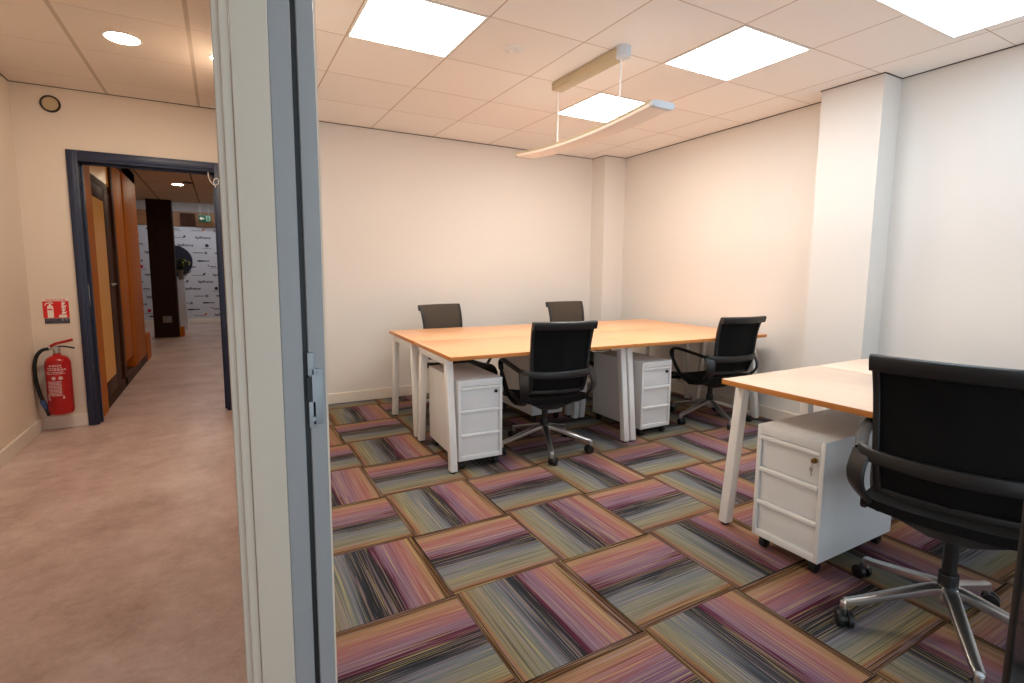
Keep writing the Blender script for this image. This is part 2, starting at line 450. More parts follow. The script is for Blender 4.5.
box(bm, jx[6] - .0015, jx[6] + .006, YJ - .0015, YJ + .003, 1.116, 1.145, .0007); box(bm, jx[6] + .003, jx[7] - .004, YJ - .0015, YJ + .003, 1.052, 1.124, .0007); box(bm, jx[6] - .0015, jx[6] + .007, YJ - .0015, YJ + .003, 1.048, 1.082, .0007)
cyl(bm, (jx[6] + .011, YJ - .003, 1.118), (jx[6] + .011, YJ, 1.118), .003); cyl(bm, (jx[6] + .004, YJ - .003, 1.06), (jx[6] + .004, YJ, 1.06), .003)
obj('strike_plate', bm, plain('matt_nickel', (150, 153, 156), .45, .5), post)
bm = B(); box(bm, jx[6] - .003, jx[6] + .0045, YJ - .0005, YJ + .02, 1.083, 1.114); obj('latch_hole', bm, M_gasket, post)

# ------------------------------------------------------------------ open glass door at the right edge, hinged on the partition behind the camera
hinge = Vector((-.64, -3.10)); tip = Vector((.068, -2.541)); dv = (tip - hinge); L = dv.length; ang = math.atan2(dv.y, dv.x)
door = bpy.data.objects.new('door_1', None); C.objects.link(door); door['kind'] = 'structure'; door.location = (hinge.x, hinge.y, 0); door.rotation_euler = (0, 0, ang)
bm = B(); box(bm, .03, L - .011, -.006, .006, .06, 2.2); obj('glass_pane', bm, M_glass, door, 0)
bm = B(); box(bm, L - .012, L, -.008, .008, .012, 2.24, .002); obj('edge_stile', bm, M_gasket, door)
bm = B(); box(bm, 0, .05, -.016, .016, .012, 2.24, .003); box(bm, .05, L - .012, -.008, .008, 2.18, 2.24, .003); box(bm, .05, L - .012, -.008, .008, .012, .07, .003); obj('door_rail', bm, M_gasket, door)

# ------------------------------------------------------------------ navy door frame at the corridor end
door2 = bpy.data.objects.new('door_2', None); C.objects.link(door2); door2['kind'] = 'structure'; door2.location = (0, YC, 0)
bm = B()
for (a, b_, z0, z1) in ((OX0 - .068, OX0, 0, OZ + .08), (OX1, OX1 + .055, 0, OZ + .08)):
    box(bm, a, b_, -.022, .0, z0, z1, .003); box(bm, a + .012, b_ - .02 if a < -1.2 else b_ - .012, -.03, -.02, z0, z1 - .012, .003)
box(bm, OX0, OX1, -.022, 0, OZ, OZ + .08, .003); box(bm, OX0, OX1, -.03, -.02, OZ + .02, OZ + .068, .003)
obj('architrave', bm, M_blue, door2)
bm = B(); box(bm, OX0 - .01, OX0, -.02, .13, 0, OZ); box(bm, OX1, OX1 + .01, -.02, .13, 0, OZ); box(bm, OX0, OX1, -.02, .13, OZ, OZ + .01)
box(bm, OX0, OX0 + .014, .05, .08, 0, OZ, .002); box(bm, OX1 - .014, OX1, .05, .08, 0, OZ, .002); box(bm, OX0, OX1, .05, .08, OZ - .014, OZ, .002)
obj('lining', bm, M_blue, door2)
bm = B(); box(bm, OX0 - .012, OX0 + .003, .0, .014, .95, 1.12, .001); obj('strike_plate', bm, M_steel, door2)
bm = B()
tube(bm, catmull([(-.785, 2.385, 2.05), (-.783, 2.386, 2.01), (-.770, 2.386, 1.975), (-.745, 2.386, 1.95), (-.722, 2.386, 1.957), (-.712, 2.387, 1.985), (-.722, 2.387, 2.005), (-.740, 2.388, 1.998), (-.748, 2.388, 1.97), (-.735, 2.388, 1.93)], 6), .0035, 8)
tag(obj('loose_cable', bm, M_signwhite), 'thin white cable looping loose at the top right corner of the navy door frame', 'cable')

# ------------------------------------------------------------------ corridor: extinguisher, sign, wall vent
ext = thing('fire_extinguisher', 'red fire extinguisher with black hose hung low beside the navy door frame', 'fire extinguisher', (-1.848, 2.325, .135))
bm = B(); lathe(bm, [(.0, .0), (.05, .0), (.072, .010), (.078, .03), (.078, .375), (.076, .405), (.064, .432), (.036, .45), (.024, .456), (.022, .47), (0, .47)], 40); obj('cylinder', bm, M_red, ext)
bm = B(); cyl(bm, (0, 0, .465), (0, 0, .50), .022, n=20, bev=.003); box(bm, -.014, .014, -.02, .02, .495, .522, .004); cyl(bm, (.0, -.02, .508), (0, -.034, .508), .014, n=18, bev=.002); cyl(bm, (-.014, 0, .508), (-.05, 0, .506), .009, n=14)
obj('valve', bm, M_steel, ext)
bm = B(); sweep(bm, catmull([(-.035, 0, .522), (-.005, 0, .540), (.045, -.004, .553), (.10, -.008, .568)], 5), .022, .020); obj('squeeze_lever', bm, M_red, ext)
bm = B(); sweep(bm, catmull([(-.005, 0, .518), (.05, -.004, .518), (.108, -.008, .503)], 5), .018, .011); obj('carry_handle', bm, M_black, ext)
bm = B(); hp = catmull([(-.045, 0, .506), (-.085, -.005, .495), (-.118, -.01, .45), (-.132, -.012, .37), (-.13, -.014, .27), (-.118, -.016, .18), (-.10, -.018, .10)], 7); tube(bm, hp, .0125, 12); obj('hose', bm, M_rubber, ext)
bm = B(); cyl(bm, (-.106, -.018, .118), (-.084, -.02, .052), .0165, .0155, 16, .002); obj('hose_sleeve', bm, M_bluehose, ext)
bm = B(); cyl(bm, (-.085, -.02, .056), (-.064, -.022, .002), .0135, .020, 16, .002); obj('nozzle', bm, M_rubber, ext)
bm = B(); box(bm, -.012, .012, .07, .103, .05, .40, .002); obj('wall_bracket', bm, M_steel, ext)
# printed label wrapped on the front of the cylinder
def wrap(bm, a0, a1, z0, z1, r=.0788, n=6):
    b = B(); va, vb, vc, vd = [], [], [], []
    for i in range(n + 1):
        a = a0 + (a1 - a0) * i / n; c, s = math.sin(a), -math.cos(a)
        va.append(b.verts.new((r * c, r * s, z0))); vb.append(b.verts.new((r * c, r * s, z1)))
    for i in range(n): b.faces.new((va[i], va[i + 1], vb[i + 1], vb[i]))
    add(bm, b)
bm = B()
R_ = random.Random(2)
for k, (z, w0, w1, h) in enumerate([(.383, -.5, .45, .010), (.366, -.7, .5, .006), (.352, -.6, .8, .010), (.334, -.75, .6, .007), (.322, -.7, .7, .006)]):
    a = w0
    while a < w1:
        d = R_.uniform(.06, .22); wrap(bm, a, min(w1, a + d), z - h / 2, z + h / 2, n=3); a += d + .05
for k in range(11):
    z = .262 - k * .0105; a = -.75
    while a < .35:
        d = R_.uniform(.05, .3); wrap(bm, a, min(.35, a + d), z - .0028, z + .0028, n=3); a += d + .03
for a in (-.2, .32):
    for q in range(8):
        z = -.013 + .026 * (q + .5) / 8; wd = math.sqrt(max(0, .013 ** 2 - z * z)) / .078; wrap(bm, a - wd, a + wd, .288 + z - .0017, .288 + z + .0017, n=2)
for q in range(7): wrap(bm, .45 - .012 * (7 - q), .45 + .012 * (7 - q), .13 + q * .004, .134 + q * .004, n=2)
for q in range(8): wrap(bm, -.85, -.78 + .06 * (8 - q) * .4, .12 + q * .006, .126 + q * .006, n=2)
obj('printed_label', bm, M_labelw, ext, 0)

sg = thing('extinguisher_sign', 'red and white extinguisher pictogram sign on the wall above the extinguisher', 'sign', (-1.848, YC, .822))
W2, HT = .077, .192
bm = B(); box(bm, -W2, W2, -.004, 0, 0, HT); obj('plate', bm, M_signwhite, sg, 0)
bm = B(); box(bm, -W2, W2, -.0052, -.003, .042, HT - .021); obj('red_field', bm, M_signred, sg, 0)
bm = B(); box(bm, -W2 + .004, W2 - .001, -.0052, -.003, .0, .040); obj('dark_strip', bm, M_signdark, sg, 0)
bm = B(); RX = Matrix.Rotation(PI / 2, 4, 'X')
text(bm, 'EXTINCTEUR', .0205, Matrix.Translation((0, -.0052, HT - .0105)) @ RX); obj('lettering', bm, M_signred, sg, 0)
bm = B()
box(bm, -.052, -.016, -.0064, -.005, .046, .128); poly(bm, [(-.052, -.005, .128), (-.016, -.005, .128), (-.025, -.005, .142), (-.043, -.005, .142)], (0, -.0014, 0)); box(bm, -.040, -.028, -.0064, -.005, .140, .152)
poly(bm, [(-.058, -.005, .150), (-.022, -.005, .160), (-.022, -.005, .166), (-.060, -.005, .158), (-.068, -.005, .138), (-.060, -.005, .138)], (0, -.0014, 0))
poly(bm, [(-.036, -.005, .158), (-.014, -.005, .150), (-.014, -.005, .156), (-.036, -.005, .166)], (0, -.0014, 0))
box(bm, .014, .062, -.0064, -.005, .046, .066)
for k in range(4):
    z = .07 + k * .024; poly(bm, [(.030 + .004 * (k % 2), -.005, z), (.056 - .004 * (k % 2), -.005, z + .004), (.064 - .006 * (k % 2), -.005, z + .024), (.050, -.005, z + .016), (.042, -.005, z + .027), (.034, -.005, z + .014)], (0, -.0014, 0))
obj('pictogram', bm, M_signwhite, sg, 0)
bm = B(); box(bm, -.050, -.022, -.0072, -.006, .104, .114); obj('label_band', bm, M_signred, sg, 0)
bm = B(); box(bm, .026, .042, -.0066, -.005, .018, .038); box(bm, .05, .068, -.0066, -.005, .022, .036); text(bm, 'EAU PULV', .015, Matrix.Translation((-.03, -.0052, .028)) @ RX); text(bm, 'FEUX A ET B', .012, Matrix.Translation((0, -.0052, .010)) @ RX)
obj('small_print', bm, M_inkg, sg, 0)

vt = thing('wall_vent', 'small round cream disc with dark rim high on the wall above the extinguisher', 'vent', (-1.774, YC, 2.453))
RV = Matrix.Rotation(PI / 2, 4, 'X')
bm = B(); lathe(bm, [(.050, .0), (.060, .0), (.061, .012), (.056, .018), (.049, .016), (.049, .0)], 40, RV, False); obj('rim', bm, plain('dark_bronze', (52, 38, 30), .5), vt)
bm = B(); lathe(bm, [(.0, .0), (.048, .0), (.048, .010), (.0, .013)], 40, RV); obj('disc', bm, plain('cream_disc', (200, 178, 140), .6), vt)

# ------------------------------------------------------------------ ceiling lights
def ceiling_light(x0, x1, y0, y1, z, label, mat, drop=.004):
    t = thing('ceiling_light', label, 'ceiling light', ((x0 + x1) / 2, (y0 + y1) / 2, z), 0, 'square light panels in the office ceiling')
    a, b_ = (x1 - x0) / 2, (y1 - y0) / 2; f = .014
    bm = B(); box(bm, -a, a, -b_, -b_ + f, -drop, .02, .001); box(bm, -a, a, b_ - f, b_, -drop, .02, .001); box(bm, -a, -a + f, -b_ + f, b_ - f, -drop, .02, .001); box(bm, a - f, a, -b_ + f, b_ - f, -drop, .02, .001)
    obj('frame', bm, M_ltrim, t)
    bm = B(); box(bm, -a + f, a - f, -b_ + f, b_ - f, -drop + .0015, -drop + .004); obj('diffuser', bm, mat, t, 0)
cx = lambda a: -.061 + .6 * a
cy = lambda b: 2.177 - .6 * b
ceiling_light(cx(0) + .004, cx(1) - .004, cy(4) + .004, cy(3) - .004, H, 'square white light panel in the ceiling nearest the grey doorway post', M_panel)
ceiling_light(cx(3) + .004, cx(4) - .004, cy(3) + .004, cy(2) - .004, H, 'square white light panel in the ceiling partly behind the hanging curved lamp', M_panel)
ceiling_light(cx(3) + .004, cx(4) - .004, cy(5) + .004, cy(4) - .004, H, 'square white light panel in the ceiling straight in front of the wall pillar', M_panel_b)
ceiling_light(1.62, 2.84, -1.90, -1.292, H, 'large cool white light panel cut by the top right corner of the photo', M_panelc, .012)

def downlight(x, y, z, label, mat, r=.09, group='round downlights in the corridor ceiling'):
    t = thing('downlight', label, 'downlight', (x, y, z), 0, group)
    bm = B(); lathe(bm, [(r * .93, .0), (r * .93, -.003), (r * 1.06, -.004), (r * 1.09, .002)], 40); obj('trim_ring', bm, M_ltrim, t)
    bm = B(); lathe(bm, [(0, .001), (0, -.0025), (r * .94, -.0022), (r * .94, .001)], 40); obj('lens', bm, mat, t)
    return t
downlight(-1.167, 1.152, HC, 'whole round recessed downlight in the corridor ceiling above the vinyl floor', M_down)
downlight(-.669, 1.194, HC, 'round recessed downlight mostly hidden behind the grey doorway post', M_down, .058)

sd = thing('smoke_detector', 'flat round white detector disc in the ceiling tile left of the hanging lamp canopy', 'smoke detector', (.833, .057, H))
bm = B(); lathe(bm, [(0, 0), (.055, 0), (.055, -.006), (.048, -.012), (0, -.015)], 36); obj('base', bm, M_ltrim, sd)
bm = B(); lathe(bm, [(0, -.012), (.026, -.013), (.022, -.021), (0, -.023)], 30); obj('sensor', bm, M_ltrim, sd)

# hanging curved lamp
pl = thing('pendant_lamp', 'long curved white lamp hanging on two rods from a beige ceiling canopy', 'pendant lamp', (1.375, .06, H))
bm = B(); prof = [(-.075, .0), (-.075, -.028), (-.05, -.052), (.05, -.052), (.075, -.028), (.075, .0)]
box(bm, -.045, .045, -.345, .345, -.056, 0, .012); obj('canopy', bm, M_canopy, pl)
bm = B(); lathe(bm, [(0, 0), (.047, 0), (.047, -.05), (.043, -.058), (0, -.06)], 8, Matrix.Translation((0, -.345, 0)) @ Matrix.Rotation(PI / 8, 4, 'Z')); obj('canopy_cap', bm, M_cap, pl)
def lampz(y): return -.448 + .040 * ((y - .05) / .72) ** 2
for yy in (-.325, .325):
    bm = B(); cyl(bm, (0, yy, -.05), (0, yy, lampz(yy) + .02), .005, n=10); cyl(bm, (0, yy, lampz(yy) + .018), (0, yy, lampz(yy) + .03), .011, n=12); obj('suspension_rod', bm, M_ltrim, pl)
ypts = [-.66 + 1.44 * i / 24 for i in range(25)]
bm = B(); sweep(bm, [Vector((0, y, lampz(y))) for y in ypts],   .150, .030, n=16, power=.45); obj('diffuser', bm, M_opal, pl)
bm = B(); sweep(bm, [Vector((-.072, y, lampz(y) + .012)) for y in ypts], .012, .014, n=8, power=.5); sweep(bm, [Vector((.072, y, lampz(y) + .012)) for y in ypts], .012, .014, n=8, power=.5); obj('edge_profile', bm, M_canopy, pl)
bm = B(); z = lampz(-.66); sweep(bm, [Vector((0, -.685, z)), Vector((0, -.655, z))], .158, .036, n=16, power=.4); obj('end_cap', bm, M_cap, pl)
bm = B(); z = lampz(.78); sweep(bm, [Vector((0, .775, z)), Vector((0, .79, z))], .152, .033, n=16, power=.4); obj('end_cap', bm, M_canopy, pl)

D_ = math.radians
# ------------------------------------------------------------------ desks
DZ, DT = .735, .025
def make_desk(Wd, Dd, label, loc, rotz, group, mat=M_beech, user_side=-1, powerbox=False, left=True, right=True):
    """desk along local x (0..Wd), depth local y (0..Dd); user edge at y=0"""
    t = thing('desk', label, 'desk', loc, rotz, group)
    bm = B(); box(bm, 0, Wd, 0, Dd, DZ - DT, DZ, .0015, mi=0)
    for f in bm.faces:
        if abs(f.normal.z) < .5: f.material_index = 1
    obj('desktop', bm, [mat, M_edge], t)
    g = .006; lw, ld = .045, .05
    for fx in (g, Wd - g - lw):
        for sgn in (0, 1):
            if sgn == 0: yt, yf = .125, .047
            else: yt, yf = Dd - .125, Dd - .047
            bm = B()
            hexa(bm, [(fx, yf - ld / 2, .012), (fx + lw, yf - ld / 2, .012), (fx + lw, yf + ld / 2, .012), (fx, yf + ld / 2, .012)],
                 [(fx, yt - ld / 2, DZ - DT), (fx + lw, yt - ld / 2, DZ - DT), (fx + lw, yt + ld / 2, DZ - DT), (fx, yt + ld / 2, DZ - DT)], .003)
            lg = obj('leg', bm, M_white, t)
            bm = B(); cyl(bm, (fx + lw / 2, yf, 0), (fx + lw / 2, yf, .014), .018, n=16); obj('foot', bm, M_black, lg, label='black levelling foot')
        bm = B(); box(bm, fx, fx + lw, .125, Dd - .125, DZ - DT - .045, DZ - DT - .001, .003); obj('crossbar', bm, M_white, t)
    for yy in (.345, Dd - .345):
        bm = B(); box(bm, g + lw, Wd - g - lw, yy - .02, yy + .02, DZ - DT - .045, DZ - DT - .001, .002); obj('long_beam', bm, M_white, t)
    if powerbox:
        bm = B(); box(bm, Wd - .27, Wd - .13, .10, .16, DZ - DT - .026, DZ - DT - .001, .003); box(bm, Wd - .14, Wd - .06, .085, .16, DZ - DT - .022, DZ - DT, .004, mi=1)
        obj('power_box', bm, [M_black, M_white], t, label='small black and white power box under the desktop')
    return t
DR = D_(-2.3)
def piv(x, y):
    dx, dy = x - .44, y - .06; return (.437 + dx * math.cos(DR) - dy * math.sin(DR), .085 + dx * math.sin(DR) + dy * math.cos(DR), 0)
GD = 'beech desks on white splayed legs'
make_desk(1.40, .757, 'beech desk with white splayed legs, the one facing the room nearest the doorway post', piv(.44, .06), DR, GD, powerbox=True)
make_desk(1.40, .757, 'beech desk against the far wall side, behind the desk nearest the doorway post', piv(1.84, 1.579), PI + DR, GD)
make_desk(1.40, .757, 'beech desk in front of the chair by the right wall, with pedestal beside paired legs', piv(1.844, .06), DR, GD)
make_desk(1.40, .757, 'beech desk tucked into the far right corner by the wall pilaster', piv(3.244, 1.579), PI + DR, GD)
# second cluster: user edge faces -x
make_desk(1.26, .775, 'beech desk in front of the large black chair, key pedestal below', (1.368, -1.085, 0), -PI / 2, GD, M_beech_daylit)
make_desk(1.26, .775, 'pale lit beech desk beyond the seam, against the wall pillar side behind the large chair', (2.925, -2.345, 0), PI / 2, GD, M_beech_daylit)

# ------------------------------------------------------------------ pedestals (front faces local -y)
def make_ped(label, loc, rotz, group, keys=False):
    t = thing('drawer_pedestal', label, 'drawer pedestal', loc, rotz, group)
    w, d, z0, z1 = .15, .58, .062, .575
    bm = B()
    box(bm, -w, w, .02, d, z0, z1, .002)
    e = .018
    box(bm, -w, -w + e, 0, .02, z0, z1, .0015); box(bm, w - e, w, 0, .02, z0, z1, .0015); box(bm, -w + e, w - e, 0, .02, z1 - .042, z1, .0015); box(bm, -w + e, w - e, 0, .02, z0, z0 + .03, .0015)
    obj('body', bm, M_ped, t)
    zz = [z0 + .03, z0 + .173, z0 + .325, z1 - .042]
    for k in range(3):
        a, b_ = zz[k], zz[k + 1]
        bm = B(); box(bm, -w + e + .002, w - e - .002, .011, .022, a + .002, b_ - .003, .001)
        dr = obj('drawer', bm, M_ped, t)
        bm = B(); sweep(bm, [Vector((-w + e + .001, .006, b_ - .012)), Vector((w - e - .001, .006, b_ - .012))], .022, .018, n=12, power=.5); obj('handle_lip', bm, M_lip, dr)
        if k == 2:
            bm = B(); cyl(bm, (w - .042, .014, b_ - .045), (w - .042, .001, b_ - .045), .0105, n=20, bev=.001)
            lk = obj('lock', bm, M_brass if keys else M_black, dr)
            if keys:
                bm = B(); cyl(bm, (w - .042, .003, b_ - .045), (w - .042, -.006, b_ - .045), .004, n=10); box(bm, w - .050, w - .034, -.010, -.005, b_ - .052, b_ - .038, .001); obj('key', bm, M_brass, t, label='brass key in the lock')
                bm = B(); box(bm, w - .047, w - .043, -.007, -.005, b_ - .076, b_ - .050); box(bm, w - .054, w - .040, -.008, -.005, b_ - .088, b_ - .070, .001); box(bm, w - .049, w - .044, -.007, -.005, b_ - .108, b_ - .086); obj('spare_key', bm, M_steel, t, label='spare key hanging from the lock')
    for (x, y) in ((-w + .035, .045), (w - .035, .045), (-w + .035, d - .045), (w - .035, d - .045)):
        bm = B(); cyl(bm, (x - .014, y, .025), (x + .014, y, .025), .025, n=20, bev=.004); box(bm, x - .017, x + .017, y - .016, y + .016, .034, .063, .004)
        obj('caster', bm, M_black, t)
    return t
GP = 'white drawer pedestals under the desks'
make_ped('white drawer pedestal with a hanging key in its lock', (1.34, -1.463, 0), -PI / 2, GP, True)
make_ped('white three drawer pedestal under the desk end nearest the doorway post', (.655, .125, 0), D_(-2.3), GP)
make_ped('white three drawer pedestal right of the paired desk legs, under the right desk', (2.125, .095, 0), 0, GP)
make_ped('white pedestal seen low behind the middle chair, its back turned to the room', (1.60, 1.38, 0), PI, GP)
make_ped('white pedestal in shade behind the key pedestal, its back to it', (2.90, -1.32, 0), PI / 2, GP)

# ------------------------------------------------------------------ office chairs (face local +y, hub at the origin)
def make_chair(label, loc, rotz, group, base_rot=0., lift=0.):
    t = thing('office_chair', label, 'office chair', loc, rotz, group)
    Lf = lift
    # base
    bm = B(); lathe(bm, [(0, .115), (.034, .115), (.040, .125), (.040, .168), (.034, .178), (0, .178)], 28); obj('base_hub', bm, M_alu, t)
    RT = .325
    for k in range(5):
        a = base_rot + 2 * PI * k / 5; d = Vector((math.cos(a), math.sin(a), 0)); s = Vector((-d.y, d.x, 0))
        bm = B()
        pts = [d * .02 + Vector((0, 0, .162)), d * .06 + Vector((0, 0, .158)), d * .18 + Vector((0, 0, .123)), d * .285 + Vector((0, 0, .092)), d * RT + Vector((0, 0, .085))]
        sweep(bm, catmull(pts, 4), lambda q: .050 - .022 * q, lambda q: .036 - .014 * q, n=12, power=.55)
        p = d * RT; cyl(bm, p + Vector((0, 0, .050)), p + Vector((0, 0, .086)), .013, n=16, bev=.003)
        obj('base_leg', bm, M_alu, t)
        rot = a + .9 + k * 1.3; ax = Vector((math.cos(rot), math.sin(rot), 0)); tr = Vector((-ax.y, ax.x, 0)) * .014; c = p + tr + Vector((0, 0, .028))
        bm = B()
        for sg_ in (-1, 1): cyl(bm, c + ax * sg_ * .007, c + ax * sg_ * .026, .028, .0265, 22, .004)
        cyl(bm, c - ax * .008, c + ax * .008, .018, n=16)
        hood = [c + Vector((math.cos(q), 0, 0)).x * tr.normalized() * .033 + Vector((0, 0, math.sin(q) * .033)) for q in [(.15 + .55 * i) for i in range(6)]]
        sweep(bm, hood, .030, .005, up=tuple(ax.cross(Vector((0, 0, 1)))), n=8) if False else cyl(bm, c + Vector((0, 0, .012)), p + Vector((0, 0, .056)), .010, n=12)
        obj('caster', bm, M_black, t)
    bm = B(); cyl(bm, (0, 0, .165), (0, 0, .225), .029, n=24, bev=.003); cyl(bm, (0, 0, .22), (0, 0, .335 + Lf), .021, n=20); obj('gas_column', bm, M_black, t)
    zb = Lf - .012; z = Lf - .050
    bm = B(); hexa(bm, [(-.055, -.10, .355 + z), (.055, -.10, .355 + z), (.055, .09, .355 + z), (-.055, .09, .355 + z)], [(-.16, -.15, .415 + z), (.16, -.15, .415 + z), (.16, .13, .415 + z), (-.16, .13, .415 + z)], .012)
    cyl(bm, (.05, .03, .385 + z), (.21, .03, .385 + z), .007, n=12); cyl(bm, (.19, .03, .385 + z), (.235, .03, .385 + z), .011, n=12, bev=.003)
    obj('tilt_mechanism', bm, M_black, t)
    # seat: thin sling with falling front edge
    def seat(u, v):
        x = (u - .5) * .47; y = -.205 + v * .485
        zz = .452 + .020 * (abs(2 * u - 1) ** 3) - .010 * math.sin(PI * v) + (.012 * max(0, .25 - v) / .25) - .055 * max(0, (v - .72) / .28) ** 2
        k = 1 - .10 * max(0, (v - .8) / .2) ** 2
        return (x * k, y, zz + z), (0, -.05, 1)
    bm = B(); sheet(bm, seat, 18, 18, .034); obj('seat', bm, M_net_s, t, 60)
    bm = B()
    for sx in (-1, 1): sweep(bm, catmull([(sx * .225, -.20, .452 + z), (sx * .228, -.05, .446 + z), (sx * .228, .15, .446 + z), (sx * .215, .265, .405 + z)], 5), .022, .030, n=10)
    sweep(bm, catmull([(-.215, .263, .402 + z), (0, .282, .398 + z), (.215, .263, .402 + z)], 6), .022, .030, n=10)
    box(bm, -.225, .225, -.12, .12, .412 + z, .436 + z, .006)
    obj('seat_frame', bm, M_black, t)
    # backrest
    prof = catmull([(-.185, .475), (-.212, .53), (-.232, .60), (-.240, .70), (-.252, .80), (-.275, .885), (-.300, .940)], 5)
    def bk(u, v):
        q = v * (len(prof) - 1); i = min(int(q), len(prof) - 2); f = q - i
        a, b_ = prof[i], prof[i + 1]; y = a[0] + (b_[0] - a[0]) * f; zz = a[1] + (b_[1] - a[1]) * f
        hw = .188 + .022 * v; x = (2 * u - 1) * hw
        y += -.030 * (1 - (2 * u - 1) ** 2)
        dy, dz = b_[0] - a[0], b_[1] - a[1]
        return (x, y, zz + zb), ((2 * u - 1) * -.25, dz, -dy)
    bm = B(); sheet(bm, bk, 16, 26, .010, 0, 1); obj('backrest', bm, [M_net_f, M_net_b], t, 60)
    bm = B()
    for sx in (0., 1.): sweep(bm, [Vector(bk(sx, j / 20)[0]) + Vector((0, -.005, 0)) for j in range(21)], .022, .026, up=(0, 1, .1), n=10)
    sweep(bm, [Vector(bk(i / 12, 0)[0]) + Vector((0, -.005, 0)) for i in range(13)], .022, .026, up=(0, 0, 1), n=10)
    obj('back_frame', bm, M_blackg, t)
    bm = B()
    tp = [Vector(bk(i / 14, 1.)[0]) + Vector((0, -.014, -.019)) for i in range(15)]
    tp = [tp[0] + Vector((-.010, 0, 0))] + tp + [tp[-1] + Vector((.010, 0, 0))]
    sweep(bm, tp, .030, .054, up=(0, -.30, .95), n=14, power=.55); obj('top_rail', bm, M_blackg, t)
    # band round the back and the two closed arm loops
    bz = .602 + zb
    band = catmull([(-.246, -.195, bz + .004), (-.222, -.232, bz), (-.125, -.268, bz - .004), (0, -.280, bz - .006), (.125, -.268, bz - .004), (.222, -.232, bz), (.246, -.195, bz + .004)], 6)
    bm = B(); sweep(bm, band, .026, .050, up=(0, 0, 1), n=14, power=.6); obj('back_brace', bm, M_blackg, t)
    for sx in (-1, 1):
        X = lambda v: sx * v
        pts = [(X(.244), -.205, bz + .004), (X(.264), -.09, bz + .024), (X(.272), .04, bz + .038), (X(.270), .130, bz + .040), (X(.268), .178, bz + .016), (X(.264), .182, bz - .034), (X(.256), .140, bz - .115), (X(.245), .080, bz - .195), (X(.222), .015, bz - .240)]
        bm = B(); sweep(bm, catmull(pts, 6), lambda q: .040 - .006 * q, lambda q: .022, up=(1 if False else 0, .35, .94), n=12, power=.6)
        arm = obj('armrest', bm, M_black, t)
        pts = [(X(.238), -.216, bz + .004), (X(.247), -.244, bz - .055), (X(.244), -.240, bz - .110), (X(.226), -.195, bz - .165), (X(.205), -.120, bz - .210), (X(.195), -.03, bz - .235), (X(.215), .03, bz - .242)]
        bm = B(); sweep(bm, catmull(pts, 6), lambda q: .074 - .036 * q, lambda q: .018 + .006 * q, up=(sx * .55, -.83, 0.05), n=12, power=.6)
        obj('arm_wing', bm, M_blackg, arm)
    return t
GC = 'black mesh office chairs at the desks'
D = math.radians
ch = make_chair('large black mesh office chair seen from behind at the right edge of the photo', (1.415, -2.015, 0), -PI / 2 + D(15), GC, D(-145) + PI / 2 - D(15), .06)
ch1 = make_chair('black mesh office chair turned back to us in the middle, before the left desk pair', (1.205, .235, 0), D(-10), GC, D(-114 + 10), 0.)
dup(ch1, 'black mesh office chair seen from behind beside the right wall', (2.845, .195, 0), D(-6), GC).scale = (1, 1, .97)
dup(ch1, 'black mesh office chair facing us behind the desk end nearest the doorway post', (1.09, 1.47, 0), PI + D(12), GC)
dup(ch1, 'black mesh office chair facing us behind the desks, mostly hidden by the middle chair', (2.37, 1.375, 0), PI + D(0), GC)

# ------------------------------------------------------------------ wall socket by the right wall
so = thing('wall_socket', 'small ivory double socket low on the right wall beneath the right desk', 'socket', (xr(.975), .975, .16))
bm = B(); box(bm, -.011, 0, -.075, .075, -.04, .04, .003); obj('plate', bm, M_plug, so)
bm = B()
for yy in (-.037, .037): cyl(bm, (-.012, yy, 0), (-.009, yy, 0), .022, n=20)
obj('outlet', bm, plain('socket_grey', (170, 160, 148), .5), so)

# ------------------------------------------------------------------ hall behind the navy door frame
XW = -1.66
bm = B(); box(bm, XW - .09, XW, YC + .12, 2.78, 0, HH); box(bm, XW - .06, XW + .012, 2.552, 2.86, 0, HH, .003); struct('wall_hall_post', bm, M_wood)
wf = bpy.data.objects.new('window_1', None); C.objects.link(wf); wf['kind'] = 'structure'; wf.location = (XW, 0, 0)
bm = B()
box(bm, -.09, .0, 2.78, 5.70, 2.33, HH); box(bm, -.07, -.01, 2.78, 3.75, 1.98, 2.06, .003); box(bm, -.09, 0, 2.78, 5.7, 0, .10, .003)
box(bm, -.09, .0, 3.90, 4.02, 0, HH, .004)
obj('frame', bm, M_woodd, wf)
bm = B(); box(bm, -.06, .004, 3.40, 3.62, .10, 1.98, .003); box(bm, -.06, -.012, 2.86, 2.9, .10, 1.98, .004); box(bm, -.06, .004, 2.86, 3.42, .10, .24, .004); box(bm, -.06, .004, 2.86, 3.42, 1.86, 1.98, .004); box(bm, -.07, -.02, 3.62, 3.90, .10, 1.98, .003)
dl = obj('door_leaf', bm, M_woodd, wf)
bm = B(); cyl(bm, (.0, 3.50, 1.095), (.035, 3.50, 1.095), .008, n=12); cyl(bm, (.035, 3.50, 1.095), (.035, 3.37, 1.095), .009, n=12); obj('door_handle', bm, M_steel, dl)
bm = B(); box(bm, -.030, -.020, 2.80, 3.9, 2.06, 2.33); box(bm, -.012, .002, 2.86, 3.41, .24, 1.86); obj('glass_pane', bm, plain('painted_room_glow', (236, 168, 44), .35), wf, 0)  # opaque panes, yellow glow of the lit room painted into their colour
bm = B(); box(bm, -.08, -.012, 4.02, 4.66, .24, HH, .004); box(bm, -.085, 0, 4.66, 5.70, .10, HH, .004); obj('side_panel', bm, M_wood, wf)
bm = B(); box(bm, XW - .09, XW + .01, 5.70, 6.1, 0, .35); box(bm, XW - .09, XW, 5.70, 6.1, 0, .28); struct('trim_4', bm, M_wood)
